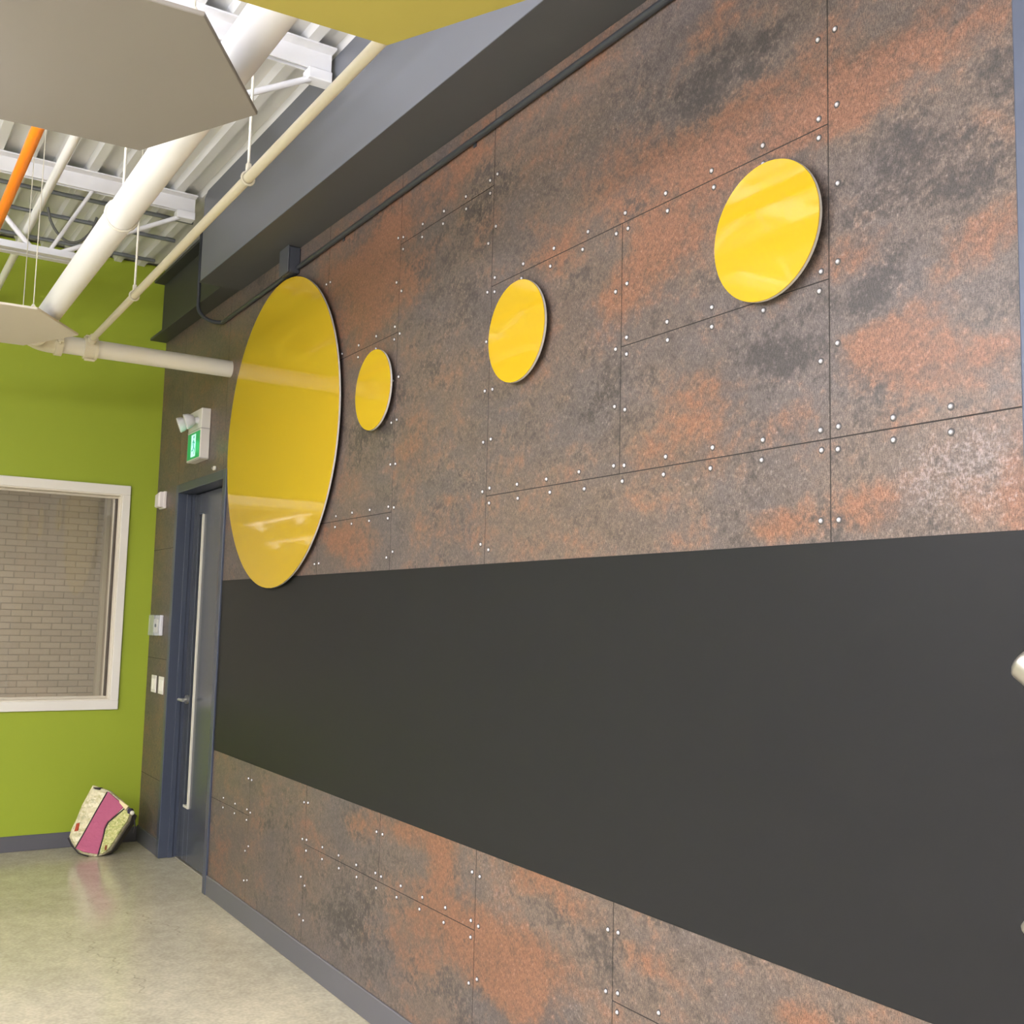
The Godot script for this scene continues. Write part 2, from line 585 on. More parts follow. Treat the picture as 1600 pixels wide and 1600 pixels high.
# ---------------------------------------------------------------- the room
func room() -> void:
	var fl := paint("ffffff", 0.16, 0.5)
	fl.albedo_texture = concrete_picture()
	fl.uv1_triplanar = true
	fl.uv1_world_triplanar = true
	fl.uv1_scale = Vector3.ONE * 0.2
	setting("floor", boxes([[Vector3(-0.2, -0.2, -0.2), Vector3(END_X + 0.2, 0, END_Z + 0.2)]]), fl, "polished beige concrete floor of the hall")
	var green := paint(GREEN, 0.5, 0.4)
	var w := []       # the green wall round its window, z 0.243 to 3.4 and y 0.924 to 2.265
	w.append([Vector3(-0.2, 0, -0.2), Vector3(0, 3.87, 0.235)])
	w.append([Vector3(-0.2, 0, 3.4), Vector3(0, 3.87, END_Z + 0.2)])
	w.append([Vector3(-0.2, 0, 0.235), Vector3(0, 0.915, 3.4)])
	w.append([Vector3(-0.2, 2.275, 0.235), Vector3(0, 3.87, 3.4)])
	setting("wall_far", boxes(w), green, "bright lime green wall with a white framed window")
	var plain := paint("d8d4c8", 0.7)
	setting("wall_left", boxes([[Vector3(0, 0, END_Z), Vector3(END_X, 3.9, END_Z + 0.2)]]), plain, "plain pale wall across the hall")
	setting("wall_back", boxes([[Vector3(END_X, 0, -0.2), Vector3(END_X + 0.2, 3.9, END_Z + 0.2)]]), plain, "plain pale wall behind the viewer")
	var vinyl := paint("5a595e", 0.42)
	var mb := MB.new()
	mb.box(Vector3(1.54, 0, -0.004), Vector3(6.24, 0.103, 0.008), 0.003)
	setting("baseboard_right", mb, vinyl, "grey vinyl baseboard under the rust wall")
	mb = MB.new()
	mb.box(Vector3(0.0, 0, -0.004), Vector3(0.516, 0.103, 0.008), 0.003)
	setting("baseboard_corner", mb, vinyl, "short grey baseboard between door and corner")
	mb = MB.new()
	mb.box(Vector3(0.0, 0, 0.008), Vector3(0.008, 0.096, END_Z), 0.003)
	setting("baseboard_far", mb, vinyl, "grey vinyl baseboard under the green wall")


func rust_wall() -> void:
	var root := setting_root("wall_right", "wall of rust coloured riveted panels with a black board band")
	var core := MB.new()
	core.box(Vector3(-0.2, 0, -0.25), Vector3(0.516, 3.87, -0.0005))
	core.box(Vector3(0.516, 2.304, -0.25), Vector3(1.54, 3.87, -0.0005))
	core.box(Vector3(1.54, 0, -0.25), Vector3(6.3, 3.87, -0.0005))
	part("wall_core", core, paint("2a2624", 0.85), root)
	part("plain_wall", boxes([[Vector3(6.3, 0, -0.25), Vector3(END_X, 3.87, 0.0)]]), paint("4a4b52", 0.6), root)
	part("infill", boxes([[Vector3(0.45, 0, -0.27), Vector3(1.6, 2.4, -0.2)]]), paint("30343c", 0.6), root)
	var rust := paint("ffffff", 0.42, 0.45)
	rust.albedo_texture = rust_picture()
	rust.detail_enabled = true
	rust.detail_albedo = grain_picture()
	rust.detail_blend_mode = BaseMaterial3D.BLEND_MODE_MUL
	rust.detail_uv_layer = BaseMaterial3D.DETAIL_UV_2
	# rivets share one mesh: a pale dome on a dark collar
	var dome := MB.new()
	dome.lathe([Vector2(0.0051, 0.0), Vector2(0.0048, 0.0019), Vector2(0.0036, 0.0035), Vector2(0.0019, 0.0043), Vector2(0.0, 0.0047)], Vector3(0, 0, 0.0006), Vector3.BACK, 12)
	var collar := MB.new()
	collar.lathe([Vector2(0.0086, 0.0), Vector2(0.0082, 0.0008), Vector2(0.0, 0.0009)], Vector3.ZERO, Vector3.BACK, 12)
	var rivet := ArrayMesh.new()
	dome.surface(rivet, paint("cecdd3", 0.22, 0.8, 0.3))
	collar.surface(rivet, paint("3c3836", 0.6))
	var c := [0.0, 0.722, 1.444, 2.166, 2.888, 3.625, 4.335, 5.045, 5.78, 6.238]
	var rows := [[c[0], 0.516, 1.91, 3.4], [c[0], 0.516, 1.2, 1.91], [c[0], 0.516, 0.45, 1.2], [c[0], 0.516, 0.05, 0.45],
		[0.516, c[2], 2.304, 3.4], [c[2], c[3], 1.55, 3.4], [c[3], c[4], 2.618, 3.4], [c[3], c[4], 1.904, 2.618], [c[3], c[4], 1.55, 1.904],
		[c[4], c[5], 2.618, 3.4], [c[4], c[5], 1.904, 2.618], [c[4], c[5], 1.55, 1.904],
		[c[5], c[6], 2.975, 3.4], [c[5], c[6], 1.55, 2.975],
		[c[6], c[8], 2.618, 3.4], [c[6], c[7], 1.904, 2.618], [c[7], c[8], 2.261, 2.618], [c[7], c[8], 1.904, 2.261], [c[6], c[8], 1.55, 1.904],
		[c[8], c[9], 1.904, 3.4], [c[8], c[9], 1.55, 1.904],
		[1.54, 2.15, 0.513, 0.87], [1.54, 2.15, 0.03, 0.513], [2.15, c[4], 0.03, 0.87],
		[c[4], c[5], 0.513, 0.87], [c[5], c[6], 0.513, 0.87], [c[4], c[6], 0.03, 0.513],
		[c[6], c[7], 0.03, 0.87], [c[7], c[9], 0.513, 0.87], [c[7], c[9], 0.03, 0.513]]
	for k in rows:
		var x0: float = k[0]
		var x1: float = k[1]
		var y0: float = k[2]
		var y1: float = k[3]
		var mb := MB.new()
		mb.box(Vector3(x0 + 0.0016, y0 + 0.0015, -0.009), Vector3(x1 - 0.0016, y1 - 0.0015, 0.0), 0.0003)
		var o := part("panel", mb, rust, root)
		var seen := {}
		var edge := 0.024
		var nx := maxi(1, roundi((x1 - x0) / 0.18))
		var ny := maxi(1, roundi((y1 - y0) / 0.178))
		var spots := []
		for i in nx + 1:
			var x := lerpf(x0 + edge, x1 - edge, float(i) / nx)
			spots.append(Vector2(x, y0 + edge))
			spots.append(Vector2(x, y1 - edge))
		for i in ny + 1:
			var y := lerpf(y0 + edge, y1 - edge, float(i) / ny)
			spots.append(Vector2(x0 + edge, y))
			spots.append(Vector2(x1 - edge, y))
		for s in spots:
			if s.y > 3.2 or s.x < 0.6 or s.x > 6.17 or s.y < 0.13 or (s.y > 0.75 and s.y < 1.70):
				continue
			if s.x < 1.60 or (s.x > 6.0 and k[2] > 1.9 and s.y > 1.95) or seen.has(s.snappedf(0.01)):
				continue
			if Vector2(s.x - 2.363, s.y - 2.388).length() < 0.76:
				continue
			seen[s.snappedf(0.01)] = true
			var v := MeshInstance3D.new()
			v.name = "rivet"
			v.mesh = rivet
			o.add_child(v, true)
			v.position = Vector3(s.x + rng.randf_range(-0.003, 0.003), s.y + rng.randf_range(-0.003, 0.003), -0.0001)
	var board := MB.new()
	board.box(Vector3(1.545, 0.763, -0.002), Vector3(6.238, 1.679, 0.003), 0.001)
	var bm := paint("212122", 0.46, 0.30)
	part("chalkboard", board, bm, root).set_meta("label", "long plain charcoal black board band")
	var post := MB.new()
	post.box(Vector3(6.238, 0, -0.01), Vector3(6.33, 3.24, 0.03), 0.004)
	setting("trim_1", post, paint("4b5366", 0.5), "slate blue trim strip closing the end of the rust wall")


# ---------------------------------------------------------------- door
func door() -> void:
	var navy := paint("3f4553", 0.34, 0.5)
	var root := setting_root("door_1", "slate grey door with a narrow tall glass pane in a matching frame")
	var f := MB.new()
	# left and right jambs and head: faces 5 cm wide, 16 cm deep, with a stop
	f.box(Vector3(0.516, 0, -0.2), Vector3(0.57, 2.304, 0.012), 0.003)
	f.box(Vector3(1.49, 0, -0.2), Vector3(1.542, 2.304, 0.012), 0.003)
	f.box(Vector3(0.57, 2.25, -0.2), Vector3(1.49, 2.304, 0.012), 0.003)
	f.box(Vector3(0.57, 0, -0.2), Vector3(0.586, 2.25, -0.142), 0.002)
	f.box(Vector3(0.57, 0, -0.075), Vector3(0.577, 2.25, -0.045), 0.002)
	f.box(Vector3(1.474, 0, -0.2), Vector3(1.49, 2.25, -0.142), 0.002)
	f.box(Vector3(0.586, 2.234, -0.2), Vector3(1.474, 2.25, -0.142), 0.002)
	part("frame", f, navy, root)
	var z0 := -0.142
	var z1 := -0.095
	var lf := MB.new()
	lf.box(Vector3(0.574, 0.012, z0), Vector3(0.715, 2.244, z1), 0.002)
	lf.box(Vector3(0.805, 0.012, z0), Vector3(1.486, 2.244, z1), 0.002)
	lf.box(Vector3(0.715, 0.012, z0), Vector3(0.805, 0.335, z1), 0.002)
	lf.box(Vector3(0.715, 2.11, z0), Vector3(0.805, 2.244, z1), 0.002)
	var leaf := part("door_leaf", lf, paint("474b55", 0.22, 0.55), root)
	var pane := paint("20242a", 0.08, 0.6)
	part("pane", boxes([[Vector3(0.715, 0.335, -0.125), Vector3(0.805, 2.11, -0.119)]]), pane, leaf)
	var bead := MB.new()
	bead.box(Vector3(0.792, 0.335, z1 - 0.02), Vector3(0.808, 2.11, z1 + 0.012), 0.002)
	bead.box(Vector3(0.712, 0.325, z1 - 0.02), Vector3(0.808, 0.340, z1 + 0.012), 0.002)
	part("glazing_bead", bead, paint("cfcabb", 0.35), leaf)
	var dark := MB.new()
	dark.box(Vector3(0.710, 0.335, z1 - 0.02), Vector3(0.722, 2.118, z1 + 0.008), 0.002)
	dark.box(Vector3(0.710, 2.106, z1 - 0.02), Vector3(0.808, 2.118, z1 + 0.008), 0.002)
	part("glazing_bead", dark, paint("3c4048", 0.35), leaf)
	var steel := paint("c9c9c4", 0.28, 0.5, 0.85)
	var h := MB.new()
	h.cone(Vector3(0.655, 0.965, z1), Vector3(0.655, 0.965, z1 + 0.014), 0.027, 0.026, 18)
	h.tube([Vector3(0.655, 0.965, z1 + 0.014), Vector3(0.655, 0.965, z1 + 0.05), Vector3(0.66, 0.966, z1 + 0.058), Vector3(0.68, 0.968, z1 + 0.062), Vector3(0.77, 0.968, z1 + 0.06)], 0.0095, 10)
	part("lever_handle", h, steel, leaf)
	part("threshold", boxes([[Vector3(0.57, 0, -0.2), Vector3(1.49, 0.006, -0.09)]]), paint("8b857a", 0.4), root)


# ---------------------------------------------------------------- window and the room behind it
func window() -> void:
	var root := setting_root("window_1", "white framed interior window in the green wall")
	var white := paint("e9e4da", 0.4)
	var mb := MB.new()      # casing, y 0.859 to 2.332, z from 0.178
	mb.box(Vector3(0.0, 2.270, 0.178), Vector3(0.022, 2.332, 3.46), 0.003)
	mb.box(Vector3(0.0, 0.859, 0.178), Vector3(0.022, 0.920, 3.46), 0.003)
	mb.box(Vector3(0.0, 0.920, 0.178), Vector3(0.022, 2.270, 0.229), 0.003)
	mb.box(Vector3(0.0, 0.920, 3.409), Vector3(0.022, 2.270, 3.46), 0.003)
	part("casing", mb, white, root)
	mb = MB.new()           # liner through the wall
	mb.box(Vector3(-0.2, 2.262, 0.229), Vector3(0.012, 2.275, 3.41), 0.002)
	mb.box(Vector3(-0.2, 0.915, 0.229), Vector3(0.012, 0.928, 3.41), 0.002)
	mb.box(Vector3(-0.2, 0.928, 0.229), Vector3(0.012, 2.262, 0.241), 0.002)
	mb.box(Vector3(-0.2, 0.928, 3.398), Vector3(0.012, 2.262, 3.41), 0.002)
	part("liner", mb, paint("e4dccb", 0.45), root)
	mb = MB.new()
	for z in [0.241, 3.384]:
		mb.box(Vector3(-0.088, 0.942, z), Vector3(-0.052, 2.248, z + 0.014), 0.002)
	part("glazing_bead", mb, paint("4a4038", 0.5), root)
	mb = MB.new()
	for y in [0.928, 2.248]:
		mb.box(Vector3(-0.088, y, 0.241), Vector3(-0.052, y + 0.014, 3.398), 0.002)
	part("glazing_bead", mb, paint("cfc7b6", 0.5), root)
	var glass := StandardMaterial3D.new()
	glass.transparency = BaseMaterial3D.TRANSPARENCY_ALPHA
	glass.albedo_color = Color(0.92, 0.95, 0.93, 0.06)
	glass.roughness = 0.0
	glass.metallic_specular = 0.75
	part("pane", boxes([[Vector3(-0.073, 0.935, 0.248), Vector3(-0.067, 2.255, 3.391)]]), glass, root)


func far_room() -> void:
	var x0 := -5.0
	var shell := paint("b9ad98", 0.7)
	setting("floor_beyond", boxes([[Vector3(-5.4, -0.2, -0.9), Vector3(-0.2, 0, END_Z)]]), paint("9a8f78", 0.4), "floor of the room behind the window")
	setting("ceiling_beyond", boxes([[Vector3(-5.4, 3.1, -0.9), Vector3(-0.2, 3.3, END_Z)]]), paint("cfc8b8", 0.8), "ceiling of the room behind the window")
	setting("wall_beyond_right", boxes([[Vector3(-5.4, 0, -0.9), Vector3(-0.2, 3.1, -0.70)]]), shell, "side wall of the room behind the window")
	setting("wall_beyond_left", boxes([[Vector3(-5.4, 0, END_Z - 0.2), Vector3(-0.2, 3.1, END_Z)]]), shell, "far side wall of the room behind the window")
	var tr := MB.new()
	tr.box(Vector3(-4.98, 0, -0.70), Vector3(-4.86, 3.0, -0.655), 0.004)
	tr.box(Vector3(-4.62, 0, -0.70), Vector3(-4.50, 3.0, -0.665), 0.004)
	setting("trim_2", tr, paint("c4bca6", 0.6), "pale upright trim at the end of the brick wall behind the window")
	var root := setting_root("wall_beyond_far", "pale painted brick wall seen through the window")
	part("mortar_bed", boxes([[Vector3(-5.4, 0, -0.9), Vector3(x0 - 0.006, 3.1, END_Z)]]), paint("9a8f7b", 0.9), root)
	var tones := [paint("b1a48e", 0.75), paint("ada08b", 0.75), paint("b4a791", 0.75)]
	var course := 0.0677
	var step := 0.203
	var shapes := []
	for k in 3:
		var m := ArrayMesh.new()
		var mb := MB.new()
		mb.box(Vector3(-0.03, 0.004, 0.004), Vector3(0.003 * k / 2.0, course - 0.004, step - 0.004), 0.003)
		mb.surface(m, tones[k])
		shapes.append(m)
	var half := ArrayMesh.new()
	var hm := MB.new()
	hm.box(Vector3(-0.03, 0.004, 0.004), Vector3(0.001, course - 0.004, step * 0.5 - 0.004), 0.003)
	hm.surface(half, tones[0])
	var rest := MB.new()
	for j in 45:
		var y := j * course
		for i in 42:
			var z := -0.70 + i * step - (0.5 * step if j % 2 else 0.0)
			var cut := z < -0.71
			if z + step > END_Z - 0.2:
				continue
			if z < 0.62 and y > 0.42 and y < 2.86:
				var o := MeshInstance3D.new()
				o.name = "brick"
				o.mesh = half if cut else shapes[rng.randi() % 3]
				root.add_child(o, true)
				o.position = Vector3(x0, y, -0.70 if cut else z)
			else:
				rest.box(Vector3(x0 - 0.03, y + 0.004, maxf(z, -0.70) + 0.004), Vector3(x0, y + course - 0.004, z + step - 0.004))
	part("brickwork", rest, tones[0], root).set_meta("kind", "stuff")


# ---------------------------------------------------------------- roof steel
func deck_y(x: float) -> float:
	return 3.85 - SLOPE * x


func steelwork() -> void:
	var dark := paint("3a3b3b", 0.5)
	# the I-beam runs from the green wall into the bulkhead
	var o := thing("steel_beam", "dark grey steel I-beam bearing on the green wall above the exit sign", "beam", Vector3(0, 3.34, 0))
	var tilt := Transform3D(Basis(Vector3.BACK, -atan(SLOPE)), Vector3(0, 3.343, 0))
	for k in [["bottom_flange", Vector3(0, 0, 0.0), Vector3(1.62, 0.018, 0.108)], ["web", Vector3(0, 0.018, 0.02), Vector3(1.62, 0.402, 0.036)], ["top_flange", Vector3(0, 0.402, 0.0), Vector3(1.62, 0.42, 0.105)]]:
		var mb := MB.new()
		mb.xf = tilt
		mb.box(k[1], k[2], 0.002)
		part(k[0], mb, dark, o)
	# the boxed bulkhead in front of the rest of the beam
	var grey_paint := paint("6a6c73", 0.42, 0.5)
	var b := thing("bulkhead", "long charcoal boxed bulkhead along the top of the rust wall", "bulkhead", Vector3(4.0, 3.25, 0.0))
	var poly := PackedVector2Array([Vector2(1.60, 3.343 - SLOPE * 1.60), Vector2(6.30, 3.343 - SLOPE * 6.30), Vector2(6.30, deck_y(6.30) - 0.001), Vector2(1.66, deck_y(1.66) - 0.001), Vector2(1.60, 3.785)])
	var mb2 := MB.new()
	mb2.prism(poly, 0.0, 0.230, false, 0.003)
	part("casing", mb2, grey_paint, b)
	var lip := MB.new()
	lip.xf = Transform3D(Basis(Vector3.BACK, -atan(SLOPE)), Vector3(1.60, 3.343 - SLOPE * 1.60, 0))
	lip.box(Vector3(0, -0.004, 0.0), Vector3(4.70, 0.0, 0.236), 0.001)
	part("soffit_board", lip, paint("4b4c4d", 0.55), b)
	# joists
	joist(1.47, 0.25, "white open web roof joist nearest the green wall")
	joist(3.42, 0.25, "white open web roof joist ending above the middle of the bulkhead")


func joist(x: float, z_end: float, label: String) -> void:
	var white := paint("e6e6e8", 0.5)
	var y1 := deck_y(x) - 0.002
	var dy := y1 - 3.818
	var o := thing("roof_joist", label, "joist", Vector3(x, y1 - 0.5, z_end), "white roof joists")
	var mb := MB.new()
	for s in [-1.0, 1.0]:
		var a: float = x + s * 0.012
		mb.box(Vector3(minf(a, a + s * 0.062), y1 - 0.008, z_end), Vector3(maxf(a, a + s * 0.062), y1, END_Z - 0.05))
		mb.box(Vector3(minf(a, a + s * 0.007), y1 - 0.085, z_end), Vector3(maxf(a, a + s * 0.007), y1 - 0.008, END_Z - 0.05))
	mb.box(Vector3(x - 0.035, y1 - 0.13, z_end), Vector3(x + 0.035, y1 - 0.085, z_end + 0.10), 0.003)
	part("top_chord", mb, white, o)
	mb = MB.new()
	for s in [-1.0, 1.0]:
		var a: float = x + s * 0.012
		mb.box(Vector3(minf(a, a + s * 0.045), 3.328 + dy, 0.86), Vector3(maxf(a, a + s * 0.045), 3.335 + dy, END_Z - 0.7))
		mb.box(Vector3(minf(a, a + s * 0.006), 3.335 + dy, 0.86), Vector3(maxf(a, a + s * 0.006), 3.375 + dy, END_Z - 0.7))
	part("bottom_chord", mb, white, o)
	var web := [[Vector2(0.30, 3.715), Vector2(0.95, 3.355), 0.013], [Vector2(0.79, 3.74), Vector2(0.985, 3.36), 0.011]]
	var z := 1.07
	while z < END_Z - 1.2:
		web.append([Vector2(z, 3.36), Vector2(z + 0.36, 3.74), 0.014])
		web.append([Vector2(z + 0.40, 3.74), Vector2(z + 0.70, 3.36), 0.011])
		z += 0.76
	for k in web:
		part("web_bar", rod(Vector3(x, k[0].y + dy, k[0].x), Vector3(x, k[1].y + dy, k[1].x), k[2], 10), white, o)


func deck() -> void:
	# corrugated roof deck: ribs run along x, 152 mm apart
	var white := paint("dddddc", 0.5)
	var prof := []
	var z := -0.2
	var k := -3
	while true:
		var c := 0.20 + 0.152 * k
		if c > END_Z + 0.3:
			break
		prof.append_array([Vector2(c - 0.034, 0.038), Vector2(c - 0.0225, 0.0), Vector2(c + 0.0225, 0.0), Vector2(c + 0.034, 0.038)])
		k += 1
	var mb := MB.new()
	var x0 := -0.2
	var x1 := END_X + 0.2
	for i in prof.size() - 1:
		var p: Vector2 = prof[i]
		var q: Vector2 = prof[i + 1]
		var n := Vector3(0, -(q.x - p.x), q.y - p.y).normalized()
		mb.quad(Vector3(x0, deck_y(x0) + p.y, p.x), Vector3(x1, deck_y(x1) + p.y, p.x), Vector3(x1, deck_y(x1) + q.y, q.x), Vector3(x0, deck_y(x0) + q.y, q.x), n)
	var a: Vector2 = prof[0]
	var b: Vector2 = prof[prof.size() - 1]
	mb.quad(Vector3(x0, deck_y(x0) + 0.14, a.x), Vector3(x1, deck_y(x1) + 0.14, a.x), Vector3(x1, deck_y(x1) + 0.14, b.x), Vector3(x0, deck_y(x0) + 0.14, b.x), Vector3.UP)
	for s in [[x0, Vector3.LEFT], [x1, Vector3.RIGHT]]:
		for i in prof.size() - 1:
			var p: Vector2 = prof[i]
			var q: Vector2 = prof[i + 1]
			var y: float = deck_y(s[0])
			mb.quad(Vector3(s[0], y + p.y, p.x), Vector3(s[0], y + q.y, q.x), Vector3(s[0], y + 0.14, q.x), Vector3(s[0], y + 0.14, p.x), s[1])
	setting("ceiling", mb, white, "white corrugated metal roof deck on open joists")
	# grey conduits under the deck beside the green wall
	var emt := paint("7c7f84", 0.4, 0.5, 0.4)
	var at := [[1.12, "grey conduit under the deck closest to the first joist"], [0.72, "grey conduit under the deck midway between joist and green wall"], [0.22, "grey conduit under the deck tight by the green wall"]]
	for c in at:
		var y := deck_y(c[0]) - 0.014
		var o := part("conduit", rod(Vector3(c[0], y, 0.16), Vector3(c[0], y, 6.0), 0.0125), emt)
		tag(o, c[1], "conduit", "grey conduits under the deck")
	var loop := []
	for t in 15:
		var s := t / 14.0
		loop.append(Vector3(0.9, 3.80 - 0.18 * pow(sin(PI * s), 0.6), 0.93 - 0.27 * s))
	var w := MB.new()
	w.tube(loop, 0.008, 8)
	tag(part("cable", w, paint("6a6a66", 0.6)), "grey cable sagging in a loop below the deck by the green wall", "cable")


# ---------------------------------------------------------------- pipes
func pipes() -> void:
	var white := paint("f1f1f4", 0.38)
	var cream := paint("d8d2bd", 0.42)
	var o := thing("sprinkler_main", "thick white pipe that turns through an elbow and runs into the rust wall", "pipe", Vector3(1.49, 2.876, 0.0))
	part("cross_pipe", rod(Vector3(1.49, 2.876, -0.003), Vector3(1.49, 2.876, 0.93), 0.047, 24), paint("dedbd0", 0.4), o)
	part("main_pipe", rod(Vector3(1.61, 2.876, 1.047), Vector3(END_X - 0.02, 2.876, 1.047), 0.052, 28), white, o)
	var bend := []
	for i in 13:
		var t := PI / 2 * i / 12
		bend.append(Vector3(1.49 + 0.12 * (1 - cos(t)), 2.876, 0.927 + 0.12 * sin(t)))
	var mb := MB.new()
	mb.tube(bend, 0.055, 20)
	part("elbow", mb, cream, o)
	for k in [[Vector3(1.49, 2.876, 0.895), Vector3(1.49, 2.876, 0.93), Vector3.RIGHT], [Vector3(1.60, 2.876, 1.047), Vector3(1.645, 2.876, 1.047), Vector3.BACK]]:
		mb = MB.new()
		mb.cone(k[0], k[1], 0.064, 0.064, 20)
		for s in [-1.0, 1.0]:
			var c: Vector3 = (k[0] + k[1]) * 0.5 + k[2] * s * 0.068 + Vector3(0, 0.012, 0)
			mb.box(c - Vector3(0.016, 0.018, 0.016), c + Vector3(0.016, 0.018, 0.016), 0.004)
			mb.cone(c - Vector3(0, 0.03, 0), c + Vector3(0, 0.032, 0), 0.006, 0.006, 8)
		part("coupling", mb, cream, o)
	mb = MB.new()      # the saddle tee that feeds the thin branch
	for k in [[0.722, 0.738, 0.060], [0.738, 0.772, 0.055], [0.772, 0.788, 0.060]]:
		mb.cone(Vector3(1.49, 2.876, k[0]), Vector3(1.49, 2.876, k[1]), k[2], k[2], 22)
	mb.cone(Vector3(1.50, 2.905, 0.755), Vector3(1.575, 2.915, 0.757), 0.026, 0.023, 14)
	for s in [-1.0, 1.0]:
		mb.box(Vector3(1.478, 2.876 + s * 0.062 - 0.006, 0.728), Vector3(1.502, 2.876 + s * 0.062 + 0.006, 0.782), 0.003)
	part("saddle_tee", mb, cream, o)
	var br := part("branch_pipe", rod(Vector3(1.576, 2.915, 0.757), Vector3(END_X - 0.02, 2.915, 0.757), 0.0165, 16), cream)
	tag(br, "thin cream pipe running parallel to the bulkhead from the thick pipe", "pipe")
	var orange := part("orange_pipe", rod(Vector3(0.02, 3.2, 1.31), Vector3(END_X - 0.02, 3.2, 1.31), 0.0215, 16), paint("f0820f", 0.35))
	tag(orange, "bright orange pipe crossing below the white joists", "pipe")
	var bar := part("white_pipe", rod(Vector3(0.02, 3.45, 1.097), Vector3(END_X - 0.02, 3.45, 1.097), 0.02, 14), paint("f4f4f4", 0.4))
	tag(bar, "slim white pipe passing through the joist webs beside the orange pipe", "pipe")
	var wire := paint("d6d2c2", 0.5)
	for k in [[4.03, 0.757, 2.915, 0.0165, "hanger rod with ring on the thin cream pipe by the grey hexagon"], [2.466, 0.757, 2.915, 0.0165, "hanger rod with ring on the thin cream pipe in front of the green wall"], [3.55, 1.047, 2.876, 0.052, "hanger rod on the thick white pipe under the grey hexagon"]]:
		var h := thing("pipe_hanger", k[4], "hanger", Vector3(k[0], k[2], k[1]), "pipe hangers")
		part("rod", rod(Vector3(k[0], k[2] + k[3] + 0.03, k[1]), Vector3(k[0], deck_y(k[0]), k[1]), 0.005, 8), wire, h)
		var ring := []
		for i in 17:
			ring.append(Vector3(k[0], k[2] + cos(TAU * i / 16) * (k[3] + 0.005) + (0.012 if i % 16 == 0 else 0.0), k[1] + sin(TAU * i / 16) * (k[3] + 0.004)))
		mb = MB.new()
		mb.tube(ring, 0.0045, 8)
		mb.box(Vector3(k[0] - 0.008, k[2] + k[3] + 0.008, k[1] - 0.008), Vector3(k[0] + 0.008, k[2] + k[3] + 0.034, k[1] + 0.008), 0.002)
		part("ring", mb, wire, h)


# ---------------------------------------------------------------- hanging hexagons
func clouds() -> void:
	hexagon(4.884, 1.438, 2.70, "8a857e", "grey hexagonal ceiling panel hanging beside the orange pipe")
	hexagon(2.05, 1.335, 2.79, "cfc8bb", "off-white hexagonal ceiling panel hanging in front of the green wall")
	hexagon(5.723, 1.127, 2.70, "aea354", "mustard yellow hexagonal ceiling panel hanging beside the bulkhead")


func hexagon(x: float, z: float, y: float, hex: String, label: String) -> void:
	var o := thing("hexagon_panel", label, "ceiling panel", Vector3(x, y, z), "hanging hexagon panels")
	var poly := PackedVector2Array()
	for k in 6:
		var t := 0.5847 + PI / 3 * k
		poly.append(Vector2(cos(t), sin(t)) * 0.42)
	var mb := MB.new()
	mb.xf = Transform3D(Basis(Vector3.RIGHT, Vector3.BACK, Vector3.DOWN), Vector3(x, y, z))
	mb.prism(poly, -0.010, 0.0, false, 0.002)
	part("board", mb, paint(hex, 0.75, 0.3), o)
	for k in [1, 3, 5]:
		var d := poly[k] * 0.93
		var e := rod(Vector3(x + d.x, y + 0.03, z + d.y), Vector3(x + d.x, deck_y(x + d.x), z + d.y), 0.0022, 6)
		part("cable", e, paint("cfcab8", 0.5), o)
		var g := MB.new()
		g.lathe([Vector2(0.011, 0.0), Vector2(0.011, 0.006), Vector2(0.004, 0.018), Vector2(0.0, 0.019)], Vector3(x + d.x, y + 0.010, z + d.y), Vector3.UP, 10)
		part("cable_gripper", g, paint("d8d4c8", 0.4), o)


# ---------------------------------------------------------------- yellow discs on the wall
func wall_discs() -> void:
	disc(2.377, 2.386, 0.761, "very large glossy yellow disc between the door and the small discs", "disc", 96)
	disc(3.475, 2.408, 0.1640, "small yellow disc next to the very large disc", "disc", 64)
	disc(4.542, 2.413, 0.1645, "small yellow disc in the middle of the row of three", "disc", 64)
	disc(5.616, 2.413, 0.1655, "small yellow disc at the end of the row beside the tall rivet seam", "disc", 64)


func disc(x: float, y: float, r: float, label: String, category: String, seg: int) -> void:
	var o := thing("wall_disc", label, category, Vector3(x, y, 0), "" if r > 0.5 else "small yellow wall discs")
	var poly := PackedVector2Array()
	for k in seg:
		poly.append(Vector2(cos(TAU * k / seg), sin(TAU * k / seg)) * r)
	var back := MB.new()
	back.xf = Transform3D(Basis.IDENTITY, Vector3(x, y, 0))
	back.prism(poly, 0.022, 0.0295, true)
	part("backing", back, paint("cfccc4", 0.45), o)
	var face := MB.new()
	face.xf = back.xf
	face.prism(poly, 0.0295, 0.032, true, 0.0007)
	part("face", face, paint(YELLOW, 0.045, 0.5), o)
	var feet := [Vector2.ZERO] if r < 0.5 else [Vector2(0.35, 0.3), Vector2(-0.35, 0.3), Vector2(0.35, -0.3), Vector2(-0.35, -0.3)]
	for f in feet:
		part("spacer", rod(Vector3(x + f.x, y + f.y, 0.0), Vector3(x + f.x, y + f.y, 0.022), 0.11 if r < 0.5 else 0.03, 16), paint("2a2a2a"), o)


const YELLOW := "be9e22"
const GREEN := "97a630"


